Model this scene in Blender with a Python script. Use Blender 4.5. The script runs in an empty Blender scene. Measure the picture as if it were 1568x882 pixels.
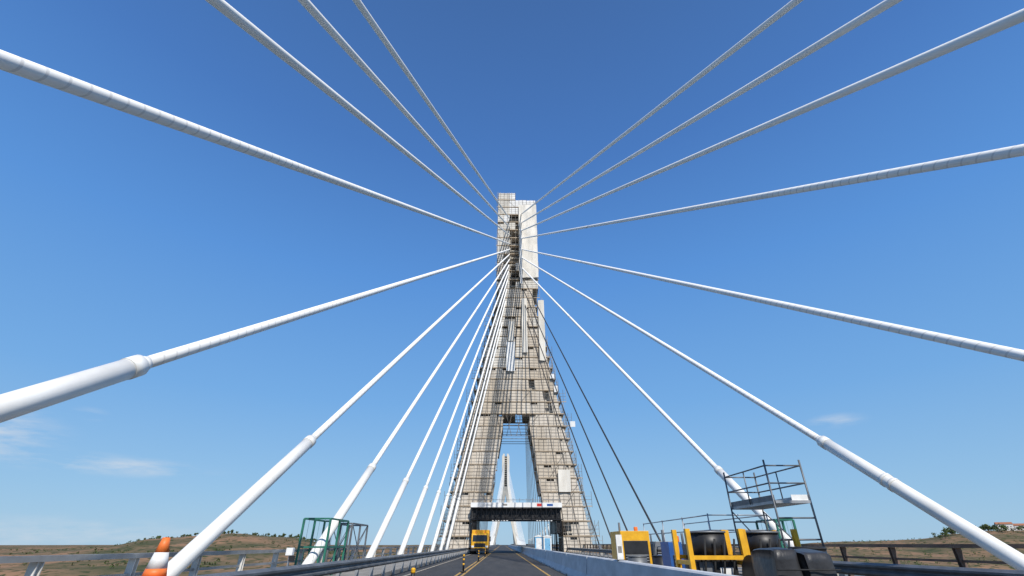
import bpy, random
from math import *
from mathutils import Vector, Matrix, noise
random.seed(7)
S=bpy.context.scene
COL=S.collection
XC=2.1
# ------------------------------------------------------------------ materials
def newmat(name):
    m=bpy.data.materials.new(name); m.use_nodes=True
    nt=m.node_tree; b=nt.nodes['Principled BSDF']
    return m,nt,b
def mat(name,c1,c2=None,scale=3.0,rough=0.7,metal=0.0,bump=0.0,detail=6,stretch=None,bscale=None,c3=None,spec=0.4):
    m,nt,b=newmat(name)
    b.inputs['Roughness'].default_value=rough; b.inputs['Metallic'].default_value=metal
    b.inputs['Specular IOR Level'].default_value=spec
    if c2 is None: c2=tuple(x*0.75 for x in c1)
    tc=nt.nodes.new('ShaderNodeTexCoord'); mp=nt.nodes.new('ShaderNodeMapping')
    nt.links.new(tc.outputs['Object'],mp.inputs['Vector'])
    if stretch: mp.inputs['Scale'].default_value=stretch
    n=nt.nodes.new('ShaderNodeTexNoise'); n.inputs['Scale'].default_value=scale; n.inputs['Detail'].default_value=detail
    n.inputs['Roughness'].default_value=0.6
    nt.links.new(mp.outputs[0],n.inputs['Vector'])
    r=nt.nodes.new('ShaderNodeValToRGB')
    r.color_ramp.elements[0].position=0.33; r.color_ramp.elements[0].color=(*c2,1)
    r.color_ramp.elements[1].position=0.66; r.color_ramp.elements[1].color=(*c1,1)
    if c3:
        e=r.color_ramp.elements.new(0.5); e.color=(*c3,1)
    nt.links.new(n.outputs['Fac'],r.inputs['Fac']); nt.links.new(r.outputs['Color'],b.inputs['Base Color'])
    if bump>0:
        n2=nt.nodes.new('ShaderNodeTexNoise'); n2.inputs['Scale'].default_value=bscale or scale*6; n2.inputs['Detail'].default_value=4
        nt.links.new(mp.outputs[0],n2.inputs['Vector'])
        bp=nt.nodes.new('ShaderNodeBump'); bp.inputs['Strength'].default_value=bump; bp.inputs['Distance'].default_value=0.02
        nt.links.new(n2.outputs['Fac'],bp.inputs['Height']); nt.links.new(bp.outputs[0],b.inputs['Normal'])
    return m
M={}
M['asphalt']=mat('asphalt',(0.062,0.060,0.058),(0.036,0.036,0.037),0.5,0.85,bump=0.5,bscale=60,stretch=(3,0.35,1))
M['walk']=mat('walkway_concrete',(0.30,0.28,0.25),(0.19,0.18,0.16),1.2,0.9,bump=0.3)
M['conc']=mat('pylon_concrete',(0.64,0.59,0.51),(0.50,0.46,0.39),0.35,0.85,bump=0.2,stretch=(1,1,0.35))
M['conc2']=mat('deck_concrete',(0.40,0.38,0.34),(0.27,0.25,0.22),0.6,0.85,bump=0.2)
M['barrier']=mat('barrier_concrete',(0.60,0.61,0.62),(0.44,0.45,0.46),1.1,0.75,bump=0.25,stretch=(1,1,2.5))
M['grime']=mat('barrier_dirt',(0.30,0.29,0.27),(0.2,0.19,0.18),2,0.9)
M['galv']=mat('galvanized_steel',(0.46,0.47,0.48),(0.30,0.31,0.32),2,0.45,0.55)
M['darkgalv']=mat('weathered_steel',(0.20,0.21,0.22),(0.12,0.125,0.13),2,0.5,0.4)
M['rail']=mat('railing_steel',(0.42,0.41,0.39),(0.27,0.25,0.23),1.5,0.55,0.3)
M['rust_shade']=mat('rusty_shaded_railing',(0.22,0.15,0.11),(0.12,0.085,0.07),2,0.7,0.2)  # rust brown with the backlit railing's shade painted into the colour
M['whitepost']=mat('white_post_paint',(0.72,0.70,0.66),(0.5,0.46,0.40),3,0.6)
M['scaf']=mat('scaffold_tube',(0.52,0.49,0.44),(0.36,0.33,0.29),1.5,0.6,0.1)
M['scafd']=mat('scaffold_tube_dark',(0.25,0.22,0.19),(0.16,0.14,0.12),1.5,0.6,0.1)
M['plank']=mat('scaffold_plank',(0.42,0.31,0.20),(0.26,0.19,0.12),1.2,0.85,stretch=(0.6,4,4))
M['plank2']=mat('toe_board',(0.46,0.37,0.27),(0.30,0.24,0.17),0.8,0.8)
M['sheet']=mat('beige_sheet',(0.74,0.70,0.63),(0.60,0.56,0.49),0.8,0.75,stretch=(1,1,0.4))
M['white']=mat('white_sheet',(0.80,0.80,0.79),(0.66,0.65,0.63),1.0,0.6)
M['banner']=mat('banner_sheet',(0.62,0.62,0.62),(0.42,0.42,0.42),0.9,0.6)
M['whitep']=mat('white_paint',(0.80,0.80,0.78),(0.62,0.61,0.58),4,0.45)
M['yellow']=mat('yellow_paint',(0.80,0.42,0.02),(0.60,0.30,0.015),4,0.4)
M['orange']=mat('orange_plastic',(0.85,0.20,0.04),(0.66,0.15,0.03),6,0.5)
M['black']=mat('black_steel',(0.025,0.025,0.027),(0.012,0.012,0.013),4,0.45)
M['rubber']=mat('rubber',(0.03,0.03,0.03),(0.018,0.018,0.018),6,0.9)
M['tarp']=mat('black_tarp',(0.045,0.045,0.048),(0.02,0.02,0.022),2,0.38,bump=0.8,bscale=5)
M['glass']=mat('dark_glass',(0.03,0.04,0.05),(0.02,0.025,0.03),3,0.08)
M['green']=mat('green_paint',(0.03,0.18,0.12),(0.02,0.11,0.08),3,0.45)
M['blue']=mat('blue_paint',(0.03,0.12,0.36),(0.02,0.07,0.24),3,0.4)
M['lblue']=mat('light_blue_plastic',(0.20,0.45,0.65),(0.14,0.34,0.52),3,0.5)
M['red']=mat('red_paint',(0.60,0.03,0.02),(0.45,0.02,0.02),3,0.5)
M['yline']=mat('yellow_road_paint',(0.62,0.36,0.08),(0.22,0.15,0.06),2.5,0.8,stretch=(6,1,1))
M['wline']=mat('white_road_paint',(0.50,0.44,0.34),(0.14,0.13,0.12),2.5,0.8,stretch=(6,1,1))
M['darkwall']=mat('anchor_dark',(0.16,0.14,0.12),(0.08,0.07,0.06),1.2,0.8)  # darker brown for the recessed centre wall of the pylon column
def netmat(name,c):
    return mat(name,c,tuple(x*.74 for x in c),0.35,0.9,stretch=(1.3,1,.8),spec=.1)
M['net']=netmat('debris_netting',(0.64,0.56,0.46))
M['net2']=netmat('debris_netting_pale',(0.68,0.61,0.52))
M['net3']=netmat('debris_netting_brown',(0.58,0.50,0.40))
M['net4']=netmat('debris_netting_grey',(0.74,0.70,0.63))
def cablemat(name,c,dark,pitch,sh=0.5):
    m,nt,b=newmat(name); b.inputs['Roughness'].default_value=sh
    uv=nt.nodes.new('ShaderNodeUVMap'); sp=nt.nodes.new('ShaderNodeSeparateXYZ'); nt.links.new(uv.outputs[0],sp.inputs[0])
    d=nt.nodes.new('ShaderNodeMath'); d.operation='DIVIDE'; d.inputs[1].default_value=pitch; nt.links.new(sp.outputs[1],d.inputs[0])
    a=nt.nodes.new('ShaderNodeMath'); a.operation='ADD'; nt.links.new(sp.outputs[0],a.inputs[0]); nt.links.new(d.outputs[0],a.inputs[1])
    f=nt.nodes.new('ShaderNodeMath'); f.operation='FRACT'; nt.links.new(a.outputs[0],f.inputs[0])
    g=nt.nodes.new('ShaderNodeMath'); g.operation='LESS_THAN'; g.inputs[1].default_value=0.14; nt.links.new(f.outputs[0],g.inputs[0])
    tc=nt.nodes.new('ShaderNodeTexCoord'); n=nt.nodes.new('ShaderNodeTexNoise'); n.inputs['Scale'].default_value=0.5; n.inputs['Detail'].default_value=3
    nt.links.new(tc.outputs['Object'],n.inputs['Vector'])
    r=nt.nodes.new('ShaderNodeValToRGB'); r.color_ramp.elements[0].position=.3; r.color_ramp.elements[1].position=.65
    r.color_ramp.elements[0].color=(*[x*.92 for x in c],1); r.color_ramp.elements[1].color=(*c,1)
    nt.links.new(n.outputs['Fac'],r.inputs['Fac'])
    mx=nt.nodes.new('ShaderNodeMixRGB'); nt.links.new(g.outputs[0],mx.inputs[0]); nt.links.new(r.outputs[0],mx.inputs[1]); mx.inputs[2].default_value=(*dark,1)
    nt.links.new(mx.outputs[0],b.inputs['Base Color'])
    b.inputs['Specular IOR Level'].default_value=.15
    return m
M['cable']=cablemat('cable_sheath_white',(0.86,0.85,0.82),(0.66,0.65,0.63),0.30,.8)
M['plain']=mat('cable_sheath_plain',(0.86,0.85,0.82),(0.80,0.79,0.76),0.3,0.9,detail=2,spec=0.05)
M['sleeve']=mat('anchor_sleeve_white',(0.82,0.81,0.77),(0.70,0.68,0.63),1.2,0.45)
M['cabledark']=mat('cable_strand_dark',(0.03,0.03,0.032),(0.018,0.018,0.02),3,0.5)
# ------------------------------------------------------------------ mesh builder
class MB:
    def __init__(s): s.v=[];s.f=[];s.mi=[];s.mats=[];s.uv={};s.smooth=[]
    def m(s,k):
        if k not in s.mats: s.mats.append(k)
        return s.mats.index(k)
    def face(s,idx,k,sm=False): s.f.append(idx);s.mi.append(s.m(k));s.smooth.append(sm)
    def box(s,x0,x1,y0,y1,z0,z1,k,T=None):
        b=len(s.v)
        vs=[(x0,y0,z0),(x1,y0,z0),(x1,y1,z0),(x0,y1,z0),(x0,y0,z1),(x1,y0,z1),(x1,y1,z1),(x0,y1,z1)]
        if T is not None: vs=[tuple(T@Vector(p)) for p in vs]
        s.v+=vs
        for q in ((0,3,2,1),(4,5,6,7),(0,1,5,4),(1,2,6,5),(2,3,7,6),(3,0,4,7)): s.face([b+i for i in q],k)
    def quad(s,a,b_,c,d,k):
        b=len(s.v); s.v+=[tuple(a),tuple(b_),tuple(c),tuple(d)]; s.face([b,b+1,b+2,b+3],k)
    def tube(s,p0,p1,r,k,n=4,r1=None,cap=True,uv=False,sm=True,seg=1,off=0.0):
        p0=Vector(p0);p1=Vector(p1);d=(p1-p0);L=d.length
        if L<1e-6:return
        d/=L; u=d.cross(Vector((0,0,1)))
        if u.length<1e-3: u=Vector((1,0,0))
        u.normalize(); w=d.cross(u); r1=r if r1 is None else r1
        b=len(s.v)
        for j in range(seg+1):
            t=j/seg; rr=r+(r1-r)*t; c=p0+d*L*t
            for i in range(n):
                a=2*pi*i/n; s.v.append(tuple(c+(u*cos(a)+w*sin(a))*rr))
        for j in range(seg):
            for i in range(n):
                i2=(i+1)%n
                s.face([b+j*n+i,b+j*n+i2,b+(j+1)*n+i2,b+(j+1)*n+i],k,sm and n>4)
                if uv:
                    v0=off+L*j/seg; v1=off+L*(j+1)/seg
                    s.uv[len(s.f)-1]=[(i/n,v0),((i+1)/n,v0),((i+1)/n,v1),(i/n,v1)]
        if cap:
            s.face([b+i for i in reversed(range(n))],k); s.face([b+seg*n+i for i in range(n)],k)
    def prism(s,prof,y0,y1,k,closed=True):
        b=len(s.v);n=len(prof)
        s.v+=[(x,y0,z) for x,z in prof]+[(x,y1,z) for x,z in prof]
        for i in range(n if closed else n-1):
            j=(i+1)%n; s.face([b+i,b+j,b+n+j,b+n+i],k)
        if closed:
            s.face([b+i for i in range(n)][::-1],k); s.face([b+n+i for i in range(n)],k)
    def obj(s,name,loc=None,rot=None,parent=None,bevel=0):
        me=bpy.data.meshes.new(name); me.from_pydata(s.v,[],s.f)
        for k in s.mats: me.materials.append(M[k])
        me.polygons.foreach_set('material_index',s.mi); me.polygons.foreach_set('use_smooth',s.smooth)
        if s.uv:
            l=me.uv_layers.new(name='UVMap')
            for fi,uvs in s.uv.items():
                ls=me.polygons[fi].loop_start
                for q,c in enumerate(uvs): l.data[ls+q].uv=c
        me.update()
        o=bpy.data.objects.new(name,me); COL.objects.link(o)
        if loc: o.location=loc
        if rot: o.rotation_euler=rot
        if parent: o.parent=parent
        if bevel:
            md=o.modifiers.new('bevel','BEVEL'); md.width=bevel; md.segments=2; md.limit_method='ANGLE'
        return o
# ------------------------------------------------------------------ camera
F=697.0; pitch=atan(392/F); yaw=radians(1.04)
cam=bpy.data.cameras.new('camera'); co=bpy.data.objects.new('camera',cam); COL.objects.link(co); S.camera=co
cam.sensor_width=36; cam.lens=F/1568*36; cam.clip_start=0.1; cam.clip_end=30000
co.location=(0,0,1.2); co.rotation_euler=(pi/2+pitch,0,-yaw)
# ------------------------------------------------------------------ world
SUN_EL=radians(45); SUN_AZ=radians(163)   # clockwise from +Y
w=bpy.data.worlds.new('World'); S.world=w; w.use_nodes=True; nt=w.node_tree
bg=nt.nodes['Background']; bg.inputs['Strength'].default_value=0.105
sky=nt.nodes.new('ShaderNodeTexSky'); sky.sky_type='NISHITA'; sky.sun_disc=False
sky.sun_elevation=SUN_EL; sky.sun_rotation=SUN_AZ; sky.altitude=50; sky.air_density=1.0; sky.dust_density=0.35; sky.ozone_density=2.2
tc=nt.nodes.new('ShaderNodeTexCoord'); mp=nt.nodes.new('ShaderNodeMapping'); mp.inputs['Scale'].default_value=(3,3,16)
nt.links.new(tc.outputs['Generated'],mp.inputs[0])
cn=nt.nodes.new('ShaderNodeTexNoise'); cn.inputs['Scale'].default_value=2.6; cn.inputs['Detail'].default_value=8; cn.inputs['Roughness'].default_value=.62
nt.links.new(mp.outputs[0],cn.inputs['Vector'])
cr=nt.nodes.new('ShaderNodeMapRange'); cr.inputs[1].default_value=.42; cr.inputs[2].default_value=.68; nt.links.new(cn.outputs['Fac'],cr.inputs[0])
nrm=nt.nodes.new('ShaderNodeVectorMath'); nrm.operation='NORMALIZE'; nt.links.new(tc.outputs['Generated'],nrm.inputs[0])
total=None
for d,rx,rz,am in (((-600,740,104),.15,.016,.75),((-780,714,148),.09,.038,.95),((514,706,166),.045,.012,.55),((-640,720,175),.025,.01,.45),((-750,790,14),.30,.024,.6)):
    v=Vector(d).normalized()
    sb=nt.nodes.new('ShaderNodeVectorMath'); sb.operation='SUBTRACT'; sb.inputs[1].default_value=v; nt.links.new(nrm.outputs[0],sb.inputs[0])
    ml=nt.nodes.new('ShaderNodeVectorMath'); ml.operation='MULTIPLY'; ml.inputs[1].default_value=(1/rx,1/rx,1/rz); nt.links.new(sb.outputs[0],ml.inputs[0])
    ln=nt.nodes.new('ShaderNodeVectorMath'); ln.operation='LENGTH'; nt.links.new(ml.outputs[0],ln.inputs[0])
    mr=nt.nodes.new('ShaderNodeMapRange'); mr.interpolation_type='SMOOTHSTEP'; mr.inputs[1].default_value=0; mr.inputs[2].default_value=1.3; mr.inputs[3].default_value=am; mr.inputs[4].default_value=0
    nt.links.new(ln.outputs['Value'],mr.inputs[0])
    if total is None: total=mr.outputs[0]
    else:
        ad=nt.nodes.new('ShaderNodeMath'); ad.operation='ADD'; nt.links.new(total,ad.inputs[0]); nt.links.new(mr.outputs[0],ad.inputs[1]); total=ad.outputs[0]
mm=nt.nodes.new('ShaderNodeMath'); mm.operation='MULTIPLY'; nt.links.new(total,mm.inputs[0]); nt.links.new(cr.outputs[0],mm.inputs[1])
sz=nt.nodes.new('ShaderNodeSeparateXYZ'); nt.links.new(nrm.outputs[0],sz.inputs[0])
rp=nt.nodes.new('ShaderNodeValToRGB'); el=rp.color_ramp.elements
el[0].position=0; el[0].color=(.34,.56,.77,1); el[1].position=1; el[1].color=(.05,.13,.37,1)
for p_,c_ in ((.08,(.28,.52,.79)),(.25,(.175,.42,.80)),(.49,(.105,.31,.74)),(.70,(.068,.205,.56)),(.88,(.055,.155,.42))):
    e=el.new(p_); e.color=(*c_,1)
nt.links.new(sz.outputs[2],rp.inputs['Fac'])
sc=nt.nodes.new('ShaderNodeVectorMath'); sc.operation='SCALE'; sc.inputs['Scale'].default_value=1/0.105; nt.links.new(rp.outputs[0],sc.inputs[0])
hs=nt.nodes.new('ShaderNodeMixRGB'); hs.inputs[0].default_value=.88; nt.links.new(sky.outputs[0],hs.inputs[1]); nt.links.new(sc.outputs[0],hs.inputs[2])
mx=nt.nodes.new('ShaderNodeMixRGB'); nt.links.new(mm.outputs[0],mx.inputs[0]); nt.links.new(hs.outputs[0],mx.inputs[1]); mx.inputs[2].default_value=(6.6,7.0,7.5,1)
nt.links.new(mx.outputs[0],bg.inputs['Color'])
sd=Vector((sin(SUN_AZ)*cos(SUN_EL),cos(SUN_AZ)*cos(SUN_EL),sin(SUN_EL)))
sl=bpy.data.lights.new('sun','SUN'); sl.energy=4.9; sl.angle=radians(.5); sl.color=(1,.955,.88)
so_=bpy.data.objects.new('sun',sl); COL.objects.link(so_); so_.rotation_euler=sd.to_track_quat('Z','Y').to_euler(); so_.location=(60,-80,120)
S.view_settings.view_transform='Standard'; S.view_settings.look='None'; S.view_settings.exposure=0; S.view_settings.gamma=1
# ------------------------------------------------------------------ terrain + river
def sst(a,b,x):
    t=max(0,min(1,(x-a)/(b-a))); return t*t*(3-2*t)
def ridge(az):
    pts=[(-3,10),(-1.2,-6),(-.85,-9),(-.76,-4),(-.66,7),(-.5,14),(-.40,11),(-.3,-3),(0,-6),(.3,-6),(.55,-2),(.66,6),(.8,9),(.9,20),(.96,26),(1.1,24),(3,30)]
    for (a,h),(b,g) in zip(pts,pts[1:]):
        if az<=b: return h+(g-h)*sst(a,b,az)
    return 30
def hgt(x,y):
    bank=400+ (110*sst(0,500,x)) + 30*noise.noise(Vector((x*.004,3,0)))
    nb=noise.fractal(Vector((x*.003,y*.003,1.3)),1,2,5)
    if y>80:
        t=sst(bank-20,bank+25,y); r=ridge(x/max(y,1))
        h=-26+t*7.0+sst(bank,bank+420,y)*(r+18)+t*(nb*5+noise.noise(Vector((x*.02,y*.02,0)))*1.6)
        if y>1150: h-= sst(1150,2600,y)*(r+16)
        return h
    t=1-sst(-40,25,y+20*noise.noise(Vector((x*.01,0,5))))
    return -26+t*8+t*nb*3
def axis(a,b,c,d,st,gr):
    out=[];x=c
    while x<d: out.append(x); x+=st
    st2=st
    while x<b: out.append(x); st2*=gr; x+=st2
    out.append(b)
    x=c-st; st2=st; lo=[]
    while x>a: lo.append(x); st2*=gr; x-=st2
    lo.append(a)
    return lo[::-1]+out
xs=axis(-9000,9000,-1100,1300,14,1.18); ys=axis(-3000,11000,-60,1300,14,1.18)
g=MB(); nx=len(xs)
for y in ys:
    for x in xs: g.v.append((x,y,hgt(x,y)))
for j in range(len(ys)-1):
    for i in range(nx-1): g.face([j*nx+i,j*nx+i+1,(j+1)*nx+i+1,(j+1)*nx+i],'terrain',True)
m,nt,b=newmat('scrub_ground'); b.inputs['Roughness'].default_value=.95; b.inputs['Specular IOR Level'].default_value=.1
tc=nt.nodes.new('ShaderNodeTexCoord')
n1=nt.nodes.new('ShaderNodeTexNoise'); n1.inputs['Scale'].default_value=.012; n1.inputs['Detail'].default_value=8; nt.links.new(tc.outputs['Object'],n1.inputs['Vector'])
r1=nt.nodes.new('ShaderNodeValToRGB'); e=r1.color_ramp.elements; e[0].position=.34; e[0].color=(.075,.075,.035,1); e[1].position=.60; e[1].color=(.26,.155,.09,1)
k=e.new(.47); k.color=(.16,.115,.065,1)
nt.links.new(n1.outputs['Fac'],r1.inputs['Fac'])
n2=nt.nodes.new('ShaderNodeTexNoise'); n2.inputs['Scale'].default_value=.11; n2.inputs['Detail'].default_value=6; nt.links.new(tc.outputs['Object'],n2.inputs['Vector'])
r2=nt.nodes.new('ShaderNodeMapRange'); r2.inputs[1].default_value=.52; r2.inputs[2].default_value=.60; nt.links.new(n2.outputs['Fac'],r2.inputs[0])
x2=nt.nodes.new('ShaderNodeMixRGB'); nt.links.new(r2.outputs[0],x2.inputs[0]); nt.links.new(r1.outputs[0],x2.inputs[1]); x2.inputs[2].default_value=(.05,.06,.025,1)
nt.links.new(x2.outputs[0],b.inputs['Base Color']); M['terrain']=m
g.obj('terrain')
m,nt,b=newmat('river_water'); b.inputs['Base Color'].default_value=(.045,.10,.13,1); b.inputs['Roughness'].default_value=.12
tc=nt.nodes.new('ShaderNodeTexCoord'); n1=nt.nodes.new('ShaderNodeTexNoise'); n1.inputs['Scale'].default_value=.35; n1.inputs['Detail'].default_value=6; nt.links.new(tc.outputs['Object'],n1.inputs['Vector'])
bp=nt.nodes.new('ShaderNodeBump'); bp.inputs['Strength'].default_value=.6; bp.inputs['Distance'].default_value=.3; nt.links.new(n1.outputs['Fac'],bp.inputs['Height']); nt.links.new(bp.outputs[0],b.inputs['Normal']); M['water']=m
g=MB(); g.quad((-9000,-3000,-21.5),(9000,-3000,-21.5),(9000,900,-21.5),(-9000,900,-21.5),'water'); g.obj('river')
M['leaf']=mat('foliage',(0.075,0.105,0.035),(0.03,0.048,0.016),.15,0.9,spec=.1)
M['leaf2']=mat('foliage_olive',(0.11,0.11,0.05),(0.05,0.055,0.025),.15,0.9,spec=.1)
M['bark']=mat('bark',(0.14,0.10,0.07),(0.07,0.05,0.035),3,.9)
def bush(g,x,y,z,r,h,n,key,trunk=False):
    if trunk:
        g.tube((x,y,z-1),(x+random.uniform(-.4,.4),y,z+h*.55),.35,'bark',5,.18)
    base=h*.35 if trunk else 0
    lob=[(x+random.uniform(-.5,.5)*r,y+random.uniform(-.5,.5)*r,z+base+random.uniform(.25,.75)*(h-base),random.uniform(.35,.6)) for _ in range(5)]
    for _ in range(n):
        lx,ly,lz,lr=random.choice(lob)
        a=Vector((random.gauss(0,1),random.gauss(0,1),random.gauss(0,1))).normalized()
        c=Vector((lx,ly,lz))+Vector((a.x*r*lr,a.y*r*lr,a.z*(h-base)*lr*.7))
        s=r*random.uniform(.16,.32)
        u=Vector((random.gauss(0,1),random.gauss(0,1),random.gauss(0,1))).normalized(); v=u.orthogonal().normalized()
        g.quad(c-u*s,c-v*s*.8,c+u*s,c+v*s,key if random.random()<.7 else 'leaf2')
g=MB()
cnt=0
while cnt<1600:
    az=random.uniform(-1.15,1.3); y=random.uniform(430,1150); x=az*y
    if abs(az)<.08: continue
    h=hgt(x,y)
    if h<-18.5: continue
    if az<0 and noise.noise(Vector((x*.01,y*.01,9)))<-.05: continue
    s=random.uniform(1.2,3.2); bush(g,x,y,h-.3,s,s*1.1,12,'leaf'); cnt+=1
g.obj('scrub_bushes')
g=MB()
for i in range(280):
    az=random.choice([random.uniform(.84,1.16),random.uniform(.86,1.16),random.uniform(-.70,-.34),random.uniform(-.70,-.38)]); y=random.uniform(820,1080); x=az*y
    h=hgt(x,y); H=random.uniform(6,13) if az>0 else random.uniform(3,6.5)
    bush(g,x,y,h-.5,H*.5,H,60,'leaf',True)
g.obj('tree_line')
M['wall']=mat('house_render',(.78,.76,.72),(.66,.63,.58),.5,.8); M['roof']=mat('roof_tiles',(.40,.17,.09),(.26,.11,.06),.8,.85)
for hx,hy,wd,ht in ((905,910,22,7),(948,925,16,6),(985,930,26,8),(860,930,12,5)):
    z=hgt(hx,hy)+3
    e=bpy.data.objects.new('white_house',None); COL.objects.link(e); e.location=(hx,hy,z); e.rotation_euler=(0,0,-.6)
    a=MB(); a.box(-wd/2,wd/2,-5,5,-6,ht,'wall'); a.obj('walls',parent=e)
    a=MB(); a.prism([(0,ht+3),(-5.6,ht-.1),(-5.6,ht+.25),(0,ht+3.4),(5.6,ht+.25),(5.6,ht-.1)],-wd/2-.6,wd/2+.6,'roof')
    o=a.obj('roof',parent=e); o.rotation_euler=(0,0,pi/2)
    a=MB()
    for q in range(int(wd/4)): a.box(-wd/2+1.5+q*4,-wd/2+3+q*4,-5.06,-5.0,1.2+ (ht-5.5)*.6,2.8+(ht-5.5)*.6,'glass')
    a.obj('windows',parent=e)
    a=MB(); a.box(-.6,.6,-5.05,-5.0,-1,1.4,'plank'); a.obj('door',parent=e)
# ------------------------------------------------------------------ deck + road
Y0,Y1=-60,800
g=MB()
g.prism([(-8.2,-.02),(-8.2,-.55),(-5.5,-.9),(-4,-2.6),(8.2,-2.6),(9.7,-.9),(12.4,-.55),(12.4,-.02)],Y0,Y1,'conc2')
g.obj('bridge_deck')
g=MB(); g.box(-8.15,-4.95,Y0,Y1,-.015,.15,'walk'); g.box(9.75,12.35,Y0,Y1,-.015,.15,'walk'); g.obj('walkway_kerb')
g=MB()
yy=Y0
while yy<Y1:
    y2=min(yy+20,Y1); g.quad((-4.95,yy,-.01),(9.75,yy,-.01),(9.75,y2,-.01),(-4.95,y2,-.01),'asphalt'); yy=y2
g.obj('road')
g=MB()
for x in (-2.02,-1.76,2.05): g.quad((x-.055,Y0,-.004),(x+.055,Y0,-.004),(x+.055,Y1,-.004),(x-.055,Y1,-.004),'yline')
g.quad((-4.3,Y0,-.004),(-4.16,Y0,-.004),(-4.16,Y1,-.004),(-4.3,Y1,-.004),'wline')
g.quad((8.9,Y0,-.004),(9.04,Y0,-.004),(9.04,Y1,-.004),(8.9,Y1,-.004),'wline')
g.obj('lane_markings')
g=MB(); g.box(-4.95,9.75,70.0,70.35,-.012,.004,'black'); g.obj('expansion_joint')
for py in (-45,520,640,760):
    g=MB(); 
    for px in (-2.5,6.7): g.tube((px,py,-30),(px,py,-2.6),1.2,'conc2',20)
    g.box(-4.2,8.4,py-1.5,py+1.5,-3.6,-2.605,'conc2'); g.obj('bridge_pier')
def guardrail(x,side,mk,post,z=.78,y0=-20,y1=640):
    g=MB(); o=side
    prof=[(0,z-.31),(.02,z-.30),(.085,z-.255),(.085,z-.215),(.02,z-.165),(.02,z-.145),(.085,z-.095),(.085,z-.055),(.02,z-.01),(0,z)]
    y=y0
    while y<y1:
        y2=min(y+4,y1)
        b=len(g.v); n=len(prof)
        g.v+=[(x+o*a,y,c) for a,c in prof]+[(x+o*a,y2+.0,c) for a,c in prof]
        for i in range(n-1): g.face([b+i,b+i+1,b+n+i+1,b+n+i],mk)
        y=y2
    y=y0
    while y<y1:
        g.box(x-o*.16-.05,x-o*.16+.05,y-.06,y+.06,.0 if x>-4.9 and x<9.7 else .15,z-.03,post)
        g.box(min(x-o*.11,x-.002*o),max(x-o*.11,x-.002*o),y-.05,y+.05,z-.27,z-.05,post)
        g.box(x+o*.086,x+o*.094,y+.1,y+.13,z-.245,z-.225,'galv')
        y+=2.0
    return g.obj('guardrail')
guardrail(-4.7,1,'darkgalv','galv')
guardrail(9.5,-1,'darkgalv','darkgalv')
def railing(x,o,z,mk,post,y0=-30,y1=700):
    g=MB(); g.box(x-.09,x+.09,y0,y1,z-.09,z,mk); g.box(x-.02,x+.02,y0,y1,z-.42,z-.36,mk); g.box(x-.02,x+.02,y0,y1,z-.66,z-.62,mk)
    y=11.3-2.3*16
    while y<y1:
        for q in (-1,1): g.box(x-.07,x+.07,y+q*.055-.008,y+q*.055+.008,.15,z-.092,post)
        g.box(x-.012,x+.012,y-.046,y+.046,.15,z-.092,post); g.box(x-.12,x+.12,y-.12,y+.12,.15,.17,post)
        y+=2.3
    return g.obj('bridge_railing')
railing(-7.75,1,1.03,'rail','whitepost'); railing(11.95,-1,1.2,'rust_shade','rust_shade')
g=MB()
y=1.0; BX=3.14
while y<260:
    L=5.95
    prof=[(-.30,.0),(-.30,.08),(-.16,.28),(-.10,.80),(-.07,.825),(.07,.825),(.10,.80),(.16,.28),(.30,.08),(.30,0)]
    dx=random.uniform(-.012,.012)
    g.prism([(BX+a+dx,c) for a,c in prof],y,y+L,'barrier')
    g.box(BX-.05,BX+.05,y+L,y+L+.05,.1,.7,'grime')
    for q in (1.2,4.7): g.box(BX-.303+dx,BX-.2+dx,y+q-.18,y+q+.18,-.004,.06,'black')
    y+=6
g.obj('concrete_barrier')
# ------------------------------------------------------------------ pylons (concrete)
def oc(z): return 11.2-.186*z
def wl(z): return 2.9+min(1,max(0,z)/24)*1.6
def pylon(yc,name='bridge_pylon'):
    g=MB()
    for s in (-1,1):
        lv=[-26,-12,0,6,12,18,24,30,36,42]
        b=len(g.v)
        for z in lv:
            xo=oc(z); xi=max(0.02,xo-wl(z))
            for x,y in ((xi,-2.2),(xo,-2.2),(xo,2.2),(xi,2.2)): g.v.append((XC+s*x,yc+y,z))
        for j in range(len(lv)-1):
            for i in range(4):
                i2=(i+1)%4; q=[b+j*4+i,b+j*4+i2,b+(j+1)*4+i2,b+(j+1)*4+i]
                g.face(q if s>0 else q[::-1],'conc')
        g.face([b+len(lv)*4-4+i for i in range(4)],'conc')
    for s in (-1,1):
        a,c=sorted((XC+s*1.0,XC+s*3.1)); g.box(a,c,yc-2.2,yc+2.2,41.98,66,'conc')
        g.box(*sorted((XC+s*1.0,XC+s*2.4)),yc-1.9,yc+1.9,66.002,67.4,'conc')
    g.box(XC-.995,XC+.995,yc-1.2,yc+1.2,36,65.5,'darkwall')
    for i in range(13): 
        z=43.5+i*1.65
        g.box(XC-.99,XC+.99,yc-2.3,yc+2.3,z,z+.35,'conc')
    g.box(XC-12.0,XC+12.0,yc-3.5,yc+3.5,-26,-19,'conc2')
    g.box(XC-10.9,XC+10.9,yc-1.9,yc+1.9,-4.6,-2.61,'conc')
    g.tube((XC-1.5,yc,67.4),(XC-1.5,yc,69.2),.03,'darkgalv',6)
    return g.obj(name)
PY=80
pylon(PY); pylon(PY+324)
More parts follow.
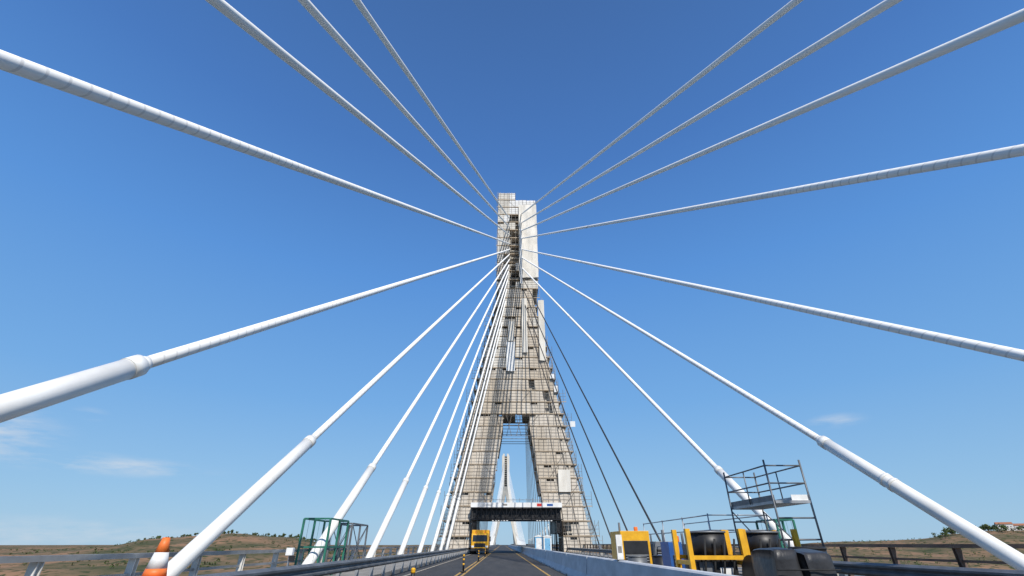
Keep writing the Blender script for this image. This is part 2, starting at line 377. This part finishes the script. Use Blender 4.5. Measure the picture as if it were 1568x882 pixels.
# ------------------------------------------------------------------ scaffolding round the pylon
g=MB()
TOP=66.5
def so(z):
    if z<43: return 11.9-.192*z
    return 3.7
def si(z):
    if z<6.0: return 6.9
    if z<19.0: return 4.1-.155*(z-6.0)
    return 0
rnd=random.Random(3)
LH=2.0
def frame_layer(y,dens=1.0):
    z=0.15
    while z<TOP:
        zt=z+LH
        for s in (-1,1):
            o=so(z)+ (.0 if z<43 else (.65 if s>0 else 0)); i=si(z)
            if z>=64.5 and s>0: continue
            oo=o+rnd.choice([0,0,.35,.8])*(1 if z<43 else .3)
            x=i if i>0 else .0
            xs_=[]
            while x<oo-.3: xs_.append(x); x+=.8
            xs_.append(oo)
            for x in xs_:
                X=XC+s*x; g.tube((X,y,z-.1),(X,y,zt+.15),.03,'scafd' if rnd.random()<.4 else 'scaf',4,cap=False)
            a,b=sorted((XC+s*i,XC+s*oo))
            for zz,k in ((z+.5,'scaf'),(z+1.0,'scafd'),(z+1.5,'scaf')):
                g.tube((a,y,zz),(b,y,zz),.024,k,4,cap=False)
            g.box(a,b,y-.03,y-.003,z+.02,z+.14+rnd.uniform(0,.04),'plank2')
            if rnd.random()<.6*dens:
                q=rnd.randrange(max(1,len(xs_)-1)); x0=xs_[q]; x1=xs_[min(q+2,len(xs_)-1)]
                g.tube((XC+s*x0,y-.04,z),(XC+s*x1,y-.04,zt),.022,'scafd',4,cap=False)
        z=zt
for y in (PY-3.4,PY+3.4): frame_layer(y)
z=.15
while z<TOP:
    for s in (-1,1):
        o=so(z)+ (.0 if z<43 else (.65 if s>0 else 0)); i=si(z)
        if z>=64.5 and s>0: continue
        a,b=sorted((XC+s*i,XC+s*o))
        for ya,yb in ((PY-3.4,PY-2.8),(PY+2.8,PY+3.4)):
            for q in range(2):
                y_a=ya+(yb-ya)*q/2+.015; y_b=ya+(yb-ya)*(q+1)/2-.015
                g.box(a+rnd.uniform(0,.1),b-rnd.uniform(0,.1),y_a,y_b,z-.05,z,'plank')
        X=XC+s*o
        g.box(min(X,X-s*.8),max(X,X-s*.8),PY-2.79,PY+2.79,z-.05,z-.002,'plank')
        for yy in (-2,-.7,.7,2): g.tube((X,PY+yy,z),(X,PY+yy,z+2),.035,'scaf',4,cap=False)
        for zz in (.5,1.0): g.tube((X,PY-3.4,z+zz),(X,PY+3.4,z+zz),.028,'scaf',4,cap=False)
        # debris netting: follows the rake of the leg (slanted outer edge), small openings
        step=1.2; x=i; zt=z+1.97
        on=so(z) if z<43 else o; onT=so(zt) if z<42 else o
        cols=max(2,int((o-i)/step))
        for q in range(cols):
            f0=q/cols; f1=(q+1)/cols
            iT=si(zt) if zt<19 else i
            x0b=i+(on-.55-i)*f0; x1b=i+(on-.55-i)*f1; x0t=iT+(onT-.55-iT)*f0; x1t=iT+(onT-.55-iT)*f1
            if z>43: x0b,x1b,x0t,x1t=i+(o-.05-i)*f0,i+(o-.05-i)*f1,i+(o-.05-i)*f0,i+(o-.05-i)*f1
            pr=.97
            if 19<z<31 and q==0: pr=.6
            if z>43: pr=.96
            if 44<z<62 and q==0: pr=.25
            if rnd.random()<pr:
                yn=PY-3.33+.03*(q%2)
                t=noise.noise(Vector((s*x0b*.25,z*.12,2.2)))+rnd.uniform(-.12,.12)
                if z>60: k='white' if t>-.05 else 'net4'
                elif z>43: k='net4' if t>-.2 else 'net2'
                elif z>28: k='net4' if t>.15 else ('net2' if t>-.1 else 'net')
                else: k='net2' if t>.12 else ('net' if t>-.18 else 'net3')
                zb=z+rnd.choice([1.97,1.97,1.97,1.97,1.6])
                P=[(XC+s*x0b,yn,z+.0),(XC+s*x1b,yn,z+.0),(XC+s*x1t,yn,zb),(XC+s*x0t,yn,zb)]
                g.quad(*P,k)
            if rnd.random()<.7:
                yn=PY+3.3
                g.quad((XC+s*x0b,yn,z+.02),(XC+s*x1b,yn,z+.02),(XC+s*x1t,yn,z+1.9),(XC+s*x0t,yn,z+1.9),'net')
        if si(z)>0 and rnd.random()<.8:
            X=XC+s*(i+.05); g.quad((X,PY-2.7,z),(X,PY+2.7,z),(X,PY+2.7,z+1.9),(X,PY-2.7,z+1.9),'net')
    z+=LH
for s in (-1,1):
    for off in (.0,2.4,4.4):
        g.tube((XC+s*(so(0)-off),PY-3.46,.2),(XC+s*(so(42)-off*.3),PY-3.46,42),.04,'scafd',4,cap=False)
for z in (16.6,18.2,19.8):
    for y in (PY-3.4,PY-1,PY+1.5,PY+3.4): g.tube((XC-3,y,z),(XC+3,y,z),.045,'scafd',4)
for i in range(6):
    x=XC-2.4+i*.8; g.tube((x,PY-3.4,16.6),(x+(.8 if i%2 else -.8),PY-3.4,19.8),.04,'scafd',4)
for x in (-3.6,-2.4,-1.2,0): g.tube((XC+x,PY-3.4,66),(XC+x,PY-3.4,68.3),.03,'scaf',4)
g.tube((XC-3.7,PY-3.4,67.9),(XC+.1,PY-3.4,67.9),.028,'scaf',4)
g.obj('pylon_scaffolding')
g=MB()
def drape(x0,x1,z0,z1,y,k,n=6):
    for q in range(n):
        xa=x0+(x1-x0)*q/n; xb=x0+(x1-x0)*(q+1)/n
        m=max(1,int((z1-z0)/2))
        for j in range(m):
            za=z0+(z1-z0)*j/m; zb=z0+(z1-z0)*(j+1)/m
            f=lambda x,z: y+.10*sin(x*3.1+z*.35)+.05*sin(z*1.3+x)
            g.quad((xa,f(xa,za),za),(xb,f(xb,za),za),(xb,f(xb,zb),zb),(xa,f(xa,zb),zb),k)
drape(XC+.7,XC+4.45,46.5,64.6,PY-3.75,'sheet',8)
drape(XC+.9,XC+1.3,45,58,PY-3.95,'white',1)
drape(XC-1.7,XC-.2,27.5,33,PY-3.7,'white',3)
drape(XC-1.4,XC-.3,33.2,37,PY-3.7,'sheet',3)
drape(XC+4.2,XC+5.3,29.5,41.5,PY-3.7,'sheet',2)
drape(XC+1.1,XC+2.1,31,42,PY-3.65,'sheet',2)
drape(XC+6.5,XC+8.4,8.2,11.4,PY-3.7,'sheet',3)
drape(XC+6.5,XC+7.1,23.8,24.9,PY-3.7,'white',1)
drape(XC+5.9,XC+6.6,26.2,27.0,PY-3.7,'white',1)
drape(XC+8.9,XC+9.7,18,18.9,PY-3.7,'white',1)
g.obj('protective_sheeting')
# ------------------------------------------------------------------ stay cables
def cable(A,T,dark=False,near=True,ring=False):
    A=Vector(A);T=Vector(T);d=(T-A);L=d.length;d/=L
    g=MB()
    if dark:
        g.tube(A,T,.075,'cabledark',8,seg=20)
        g.tube(A,A+d*1.2,.17,'darkgalv',12)
    else:
        js=6.7
        g.tube(A-d*.3,A+d*js,.185,'sleeve',20 if near else 8,seg=4)
        g.tube(A+d*js,A+d*(js+.25),.198,'sleeve',20 if near else 8)
        g.tube(A+d*(js+.25),A+d*(js+.4),.185,'sleeve',20 if near else 8,r1=.125)
        if ring: g.tube(A+d*4.3,A+d*4.4,.20,'sleeve',20); g.tube(A+d*4.55,A+d*4.65,.20,'sleeve',20)
        if near and A.y<-10: g.tube(A+d*(js+.35),T,.118,'plain',24,seg=90)
        elif near:
            h=js+.35+(L-js)*.42
            g.tube(A+d*(js+.35),A+d*h,.118,'cable',16,uv=True,seg=40)
            g.tube(A+d*h,T,.118,'plain',16,seg=50)
        else: g.tube(A+d*(js+.35),T,.09,'sleeve',6,seg=12)
    g.box(A.x-.35,A.x+.35,A.y-.5,A.y+.45,.152,.40,'conc2')
    g.obj('stay_cable')
LX,RX=-7.25,11.45
Lc=[(-17.5,62.4),(-14.3,60.2),(-11.1,58.2),(-6.1,56.1),(2.4,54.8),(10.8,53.7),(19.1,52.6),(28.0,51.6),(36.6,50.6),(45.0,49.3),(53.2,48.0),(60.6,46.6),(67.0,45.0)]
Rc=[(-16.5,63.7),(-13.4,61.4),(-10.3,59.4),(-5.4,57.5),(2.3,54.9),(10.3,53.0),(18.8,50.7)]
Rd=[(35.6,49.0),(43.9,46.8),(52.0,44.5),(60.0,42.5)]
for y,z in Lc: cable((LX,y,0),(XC-1.0,PY-1.2,z))
for y,z in Rc: cable((RX,y,0),(XC+1.0,PY-1.2,z),ring=(y==10.3))
for y,z in Rd: cable((RX,y,0),(XC+1.0,PY-1.2,z),True)
for i in range(14):
    y=PY+13+i*10.3; z=44+i*1.35
    cable((LX,y,0),(XC-1.0,PY+1.2,z),near=False)
    if i not in (1,2): cable((RX,y,0),(XC+1.0,PY+1.2,z),near=False)
P2=PY+324
for i in range(14):
    z=44+i*1.35
    for X,s in ((LX,-1),(RX,1)):
        cable((X,P2-13-i*10.3,0),(XC+s,P2-1.2,z),near=False)
        cable((X,P2+13+i*8.5,0),(XC+s,P2+1.2,z),near=False)
# ------------------------------------------------------------------ portal gantry over the road
g=MB()
px0,px1=XC-6.75,XC+6.6; fy=PY-4.6
for x in (px0+.1,px0+.75,px1-.75,px1-.1):
    for y in (fy+.1,fy+2.2,PY+3,PY+6): g.tube((x,y,0),(x,y,6.4),.06,'black',6)
for x in (px0,px1-.85):
    for z in (1.4,2.8,4.2):
        g.tube((x+.05,fy+.1,z),(x+.85,fy+.1,z),.04,'black',4); g.tube((x+.05,fy+.1,z),(x+.85,fy+.1,z-1.4),.035,'black',4)
    g.box(x+.1,x+.75,fy+.3,PY+6,2.6,5.2,'black')
for z in (4.35,5.85):
    for y in (fy,fy+.6): g.tube((px0-.1,y,z),(px1+.1,y,z),.09,'black',6)
n=18
for i in range(n):
    xa=px0+(px1-px0)*i/n; xb=px0+(px1-px0)*(i+1)/n
    g.tube((xa,fy,4.35),(xa,fy,5.85),.05,'black',4)
    g.tube((xa,fy,4.35 if i%2 else 5.85),(xb,fy,5.85 if i%2 else 4.35),.045,'black',4)
g.box(px0,px1,fy+.12,PY+6,4.5,4.62,'black'); g.box(px0,px1,fy+.7,fy+.8,4.62,5.8,'black')
g.box(px0-.2,px1+.2,fy-.1,PY+6,5.96,6.06,'plank')
g.box(px0-.15,px1+.15,fy-.16,fy-.101,5.98,6.62,'white')
g.box(px0+1.6,px0+3.0,fy-.175,fy-.163,6.15,6.45,'banner'); g.box(px1-3.6,px1-2.9,fy-.175,fy-.163,6.1,6.5,'red')
g.box(px1-2.1,px1-1.2,fy-.175,fy-.163,6.15,6.45,'blue'); g.box(px0+4.6,px0+5.3,fy-.175,fy-.163,6.2,6.45,'grime')
for i in range(14):
    x=px0+.2+i*(px1-px0-.4)/13; g.tube((x,fy-.05,6.5),(x,fy-.05,7.2),.03,'galv',4)
g.tube((px0,fy-.05,7.0),(px1,fy-.05,7.0),.03,'galv',4)
for c in (px0+3.2,px1-3.6):
    for i in range(6): g.box(c+i*.42-.12,c+i*.42+.12,fy-.02,fy+.1,4.15,4.27,'whitep')
g.obj('scaffold_portal')
# ------------------------------------------------------------------ truck
def truck(x,y):
    e=bpy.data.objects.new('yellow_truck',None); COL.objects.link(e); e.location=(x,y,-.01)
    a=MB()
    prof=[(0,.55),(0,1.45),(.18,2.35),(.5,2.5),(1.9,2.5),(1.9,.55)]
    b=len(a.v)
    for xx in (-1.15,1.15):
        for yy_,zz in prof: a.v.append((xx,yy_,zz))
    n=len(prof)
    for i in range(n):
        j=(i+1)%n; a.face([b+i,b+n+i,b+n+j,b+j],'yellow')
    a.face([b+i for i in range(n)],'yellow'); a.face([b+n+i for i in range(n)][::-1],'yellow')
    a.obj('cab',parent=e,bevel=.05)
    a=MB(); a.quad((-1.0,-.006,1.5),(1.0,-.006,1.5),(.95,.155,2.28),(-.95,.155,2.28),'glass')
    for s in (-1,1): a.box(s*1.155-.004,s*1.155+.004,.5,1.4,1.5,2.2,'glass')
    a.obj('windshield',parent=e)
    a=MB(); a.box(-.75,.75,-.03,-.003,.85,1.3,'black'); a.box(-1.2,1.2,-.12,.1,.38,.72,'black')
    for s in (-1,1):
        a.box(s*.93-.17,s*.93+.17,-.05,-.004,.8,1.02,'whitep'); a.box(s*1.38-.1,s*1.38+.1,-.05,.05,1.5,2.1,'black'); a.tube((s*1.15,0.05,2.1),(s*1.38,0,2.0),.02,'black')
    a.obj('bumper_grille_mirrors',parent=e)
    a=MB(); a.box(-1.22,1.22,2.05,7.4,.95,2.95,'yellow'); a.box(-1.0,1.0,1.9,7.4,.65,.93,'black'); a.obj('cargo_body',parent=e,bevel=.03)
    a=MB()
    for s in (-1,1):
        for yw in (.95,5.2,6.3): a.tube((s*.85,yw,.46),(s*1.13,yw,.46),.46,'rubber',20); a.tube((s*1.131,yw,.46),(s*1.14,yw,.46),.22,'galv',12)
    a.obj('wheels',parent=e)
    a=MB(); a.tube((-.6,.9,2.5),(-.6,.9,2.68),.08,'orange',10); a.tube((.6,.9,2.5),(.6,.9,2.68),.08,'orange',10); a.obj('beacons',parent=e)
truck(-3.1,71)
# ------------------------------------------------------------------ lane delineators
for y in (11.4,26,42,58):
    g=MB(); x=-1.89
    g.tube((x,y,0),(x,y,.05),.14,'rubber',16); g.tube((x,y,.05),(x,y,.72),.045,'black',12)
    for z in (.3,.5,.66): g.tube((x,y,z),(x,y,z+.08),.049,'yellow',12)
    g.tube((x,y,.72),(x,y,.76),.055,'yellow',12,r1=.03); g.obj('lane_delineator')
# ------------------------------------------------------------------ traffic cone on guardrail
g=MB(); cx,cy,cz=-4.70,7.35,.78
g.box(cx-.18,cx+.18,cy-.18,cy+.18,cz,cz+.03,'orange')
for ra,za,rb,zb,k in ((.145,.03,.125,.13,'orange'),(.125,.13,.085,.32,'whitep'),(.085,.32,.045,.50,'orange')):
    g.tube((cx,cy,cz+za),(cx,cy,cz+zb),ra,k,24,r1=rb)
g.obj('traffic_cone')
# ------------------------------------------------------------------ work cages at anchorages
def cage(x0,x1,y0,y1,z1,k,solid=True,name='work_cage'):
    g=MB(); z0=.15
    for x in (x0,x1):
        for y in (y0,(y0+y1)/2,y1): g.box(x-.035,x+.035,y-.035,y+.035,z0,z1,k)
    for z in (z0+.1,(z0+z1)/2,z1):
        for y in (y0,y1): g.box(x0+.036,x1-.036,y-.03,y+.03,z-.03,z+.03,k)
        for x in (x0,x1): g.box(x-.029,x+.029,y0+.036,y1-.036,z-.03,z+.03,k)
    if not solid:
        for x in (x0,x1): g.tube((x,y0,z0),(x,y1,z1),.02,k); g.tube((x,y1,z0),(x,y0,z1),.02,k)
        for y in (y0,y1): g.tube((x0,y,z0),(x1,y,z1),.02,k)
    else:
        xx=x0+.2
        while xx<x1: 
            for y in (y0,y1): g.tube((xx,y,z0+.1),(xx,y,z1),.005,k,4,cap=False)
            xx+=.2
    g.obj(name)
cage(-7.6,-6.6,19.7,22.0,2.05,'green'); cage(-7.6,-6.7,23.0,25.6,2.0,'darkgalv',False)
cage(10.9,11.6,20.2,21.8,2.05,'green')
g=MB(); g.tube((-6.4,16,.15),(-6.4,16,.95),.03,'galv',8); g.box(-6.5,-6.3,15.9,16.05,.9,1.1,'whitep'); g.box(-6.35,-6.18,15.83,15.89,.75,.9,'black'); g.obj('floodlight',bevel=.01)
# ------------------------------------------------------------------ mobile scaffold tower (right)
g=MB(); x0,x1,ya,yb=7.25,8.25,13.3,15.9
for x in (x0,x1):
    for y in (ya,yb):
        g.tube((x,y,.12),(x,y,3.25),.026,'darkgalv',8); g.tube((x-.03,y,.1),(x+.03,y,.1),.1,'rubber',12)
    for z in (.5,1.3,2.65,3.1): g.tube((x,ya,z),(x,yb,z),.02,'darkgalv',8)
    g.tube((x,ya,.5),(x,yb,2.1),.018,'darkgalv',6)
    g.tube((x,(ya+yb)/2,2.2),(x,(ya+yb)/2,3.1),.02,'darkgalv',6)
for y in (ya,yb):
    for z in (.3,.8,1.3,1.8,2.65,3.1): g.tube((x0,y,z),(x1,y,z),.02,'darkgalv',8)
g.box(x0+.03,x1-.03,ya-.05,yb+.05,2.15,2.22,'galv')
g.box(x0+.03,x0+.05,ya,yb,2.221,2.36,'darkgalv'); g.box(x1-.05,x1-.03,ya,yb,2.221,2.36,'galv')
g.box(x0+.5,x1-.06,ya-.02,ya,2.221,2.36,'whitep')
g.obj('mobile_scaffold_tower')
g=MB()
def lump(x0,x1,y0,y1,z0,z1,k,sd=0,n=8,amp=.05):
    pts={}
    def P(i,j,l):
        key=(i,j,l)
        if key in pts: return pts[key]
        p=Vector((x0+(x1-x0)*i/n,y0+(y1-y0)*j/n,z0+(z1-z0)*l/n))
        c=Vector(((x0+x1)/2,(y0+y1)/2,(z0+z1)/2)); d=p-c
        q=noise.noise_vector(p*2.2+Vector((sd,0,0)))*amp
        e=sum(1 for t in (i,j,l) if t in (0,n))
        p2=p+q-(d*(.035*(e-1)) if e>1 else Vector())
        if l==0: p2.z=z0
        g.v.append(tuple(p2)); pts[key]=len(g.v)-1; return pts[key]
    for a in range(n):
        for c in range(n):
            for F_ in (0,n):
                g.face([P(a,F_,c),P(a+1,F_,c),P(a+1,F_,c+1),P(a,F_,c+1)],k,True)
                g.face([P(F_,a,c),P(F_,a+1,c),P(F_,a+1,c+1),P(F_,a,c+1)],k,True)
            g.face([P(a,c,n),P(a+1,c,n),P(a+1,c+1,n),P(a,c+1,n)],k,True)
lump(4.3,4.72,8.3,9.1,0,1.12,'tarp',0); lump(4.76,5.22,8.25,9.1,0,1.10,'tarp',5)
for z in (.5,.85): g.tube((4.27,8.22,z),(5.25,8.2,z),.012,'rubber',6)
g.obj('tarp_covered_crate')
def machine(x,y,name):
    g=MB()
    for sx in (-.6,.6):
        for sy in (-.45,.45): g.box(x+sx-.05,x+sx+.05,y+sy-.05,y+sy+.05,0,1.5,'yellow')
        for z in (.1,.8): g.box(x+sx-.04,x+sx+.04,y-.399,y+.399,z,z+.08,'yellow')
    for z in (.12,.9): 
        for sy in (-.45,.45): g.box(x-.549,x+.549,y+sy-.04,y+sy+.04,z,z+.08,'yellow')
    g.box(x-.45,x+.45,y-.3,y+.3,.25,.98,'black'); g.tube((x,y,.981),(x,y,1.42),.4,'black',24)
    g.tube((x,y,1.42),(x,y,1.46),.43,'darkgalv',24)
    g.box(x-.4,x-.1,y-.34,y-.302,.5,.85,'darkgalv'); g.box(x+.05,x+.35,y-.33,y-.302,.55,.75,'whitep')
    for i in range(4): g.tube((x-.35+i*.2,y-.36,.3),(x-.25+i*.22,y-.5,1.3),.022,'rubber',6)
    g.obj(name)
machine(4.75,12.0,'jacking_machine'); machine(6.15,12.3,'jacking_machine')
def reel(x,y):
    g=MB()
    for sx in (-.3,.3): g.tube((x+sx-.03,y,.5),(x+sx+.03,y,.5),.5,'black',28); g.box(x+sx-.04,x+sx+.04,y-.35,y+.35,0,.06,'yellow')
    for i in range(5): g.tube((x-.25+i*.1,y,.5),(x-.25+i*.1+.09,y,.5),.40,'rubber',24)
    g.tube((x-.4,y,.5),(x+.4,y,.5),.05,'galv',10); g.obj('hose_reel')
reel(5.5,11.0)
g=MB(); g.tube((6.4,10.9,0),(6.4,10.9,1.15),.34,'black',28)
for z in (.05,.38,.75,1.1): g.tube((6.4,10.9,z),(6.4,10.9,z+.03),.355,'rubber',28)
g.obj('oil_drum')
def generator(x,y,k,name,h=1.25,w=.9,l=1.7):
    g=MB(); g.box(x-w/2,x+w/2,y-l/2,y+l/2,.28,h,k); g.box(x-w/2-.05,x+w/2+.05,y-l/2-.05,y+l/2+.05,.16,.279,'black')
    g.box(x-w/2+.08,x+w/2-.08,y-l/2-.02,y-l/2-.002,.4,h-.3,'black')
    for i in range(6): g.box(x-w/2+.1,x+w/2-.1,y-l/2-.035,y-l/2-.021,.45+i*.08,.48+i*.08,'darkgalv')
    for sx in (-1,1): g.tube((x+sx*(w/2+.02),y-.1,.24),(x+sx*(w/2+.16),y-.1,.24),.24,'rubber',18)
    g.tube((x-.25*w,y+.3,h),(x-.25*w,y+.3,h+.3),.04,'darkgalv',10); g.tube((x+.2*w,y-.3,h),(x+.2*w,y-.3,h+.14),.07,'orange',12)
    g.tube((x,y-l/2,.35),(x,y-l/2-.8,.3),.03,'black',6)
    g.obj(name,bevel=.02)
generator(4.6,18.8,'yellow','generator',1.6,1.0); generator(4.6,14.2,'blue','air_compressor',1.25,.36,.7)
generator(5.7,22,'darkgalv','air_compressor',1.2); generator(7.2,24,'darkgalv','generator',1.3); generator(5.9,16,'darkgalv','generator',1.2)
for x,y,k in ((4.2,16.4,'darkgalv'),(5.1,16.9,'black'),(5.5,17.6,'blue'),(6.2,17.9,'darkgalv')):
    g=MB(); g.tube((x,y,0),(x,y,.88),.29,k,24)
    for z in (0.02,.29,.58,.85): g.tube((x,y,z),(x,y,z+.025),.302,k,24)
    g.obj('oil_drum')
g=MB(); g.box(3.06,3.22,13.98,14.02,.84,1.42,'whitep'); g.box(3.0,3.28,13.9,14.1,.827,.839,'rubber'); g.box(3.09,3.19,13.972,13.979,1.0,1.15,'grime'); g.obj('delineator_panel')
g=MB()
for y in (17,19.5,22,25): 
    for x in (6.9,8.9): g.tube((x,y,0),(x,y,2.1),.022,'galv',6)
for x in (6.9,8.9):
    for z in (1.1,1.6,2.05): g.tube((x,17,z),(x,25,z),.02,'galv',6)
for z in (1.6,2.05): g.tube((6.9,17,z),(8.9,17,z),.02,'galv',6)
g.obj('scaffold_guard_frame')
for x,y,k in ((5.0,72,'lblue'),(6.2,72.3,'whitep')):
    e=bpy.data.objects.new('portable_toilet',None); COL.objects.link(e); e.location=(x,y,0)
    a=MB(); a.box(-.55,.55,-.55,.55,.12,2.05,k); a.obj('cabin',parent=e,bevel=.03)
    a=MB(); a.prism([(-.6,2.052),(-.6,2.12),(0,2.3),(.6,2.12),(.6,2.052)],-.6,.6,'whitep'); a.obj('roof',parent=e)
    a=MB(); a.box(-.38,.38,-.575,-.552,.2,1.9,'whitep' if k=='lblue' else 'lblue'); a.box(.26,.32,-.6,-.576,1.0,1.1,'black'); a.obj('door',parent=e)
    a=MB(); a.box(-.6,.6,-.6,.6,0,.118,'black'); a.obj('skid_base',parent=e)
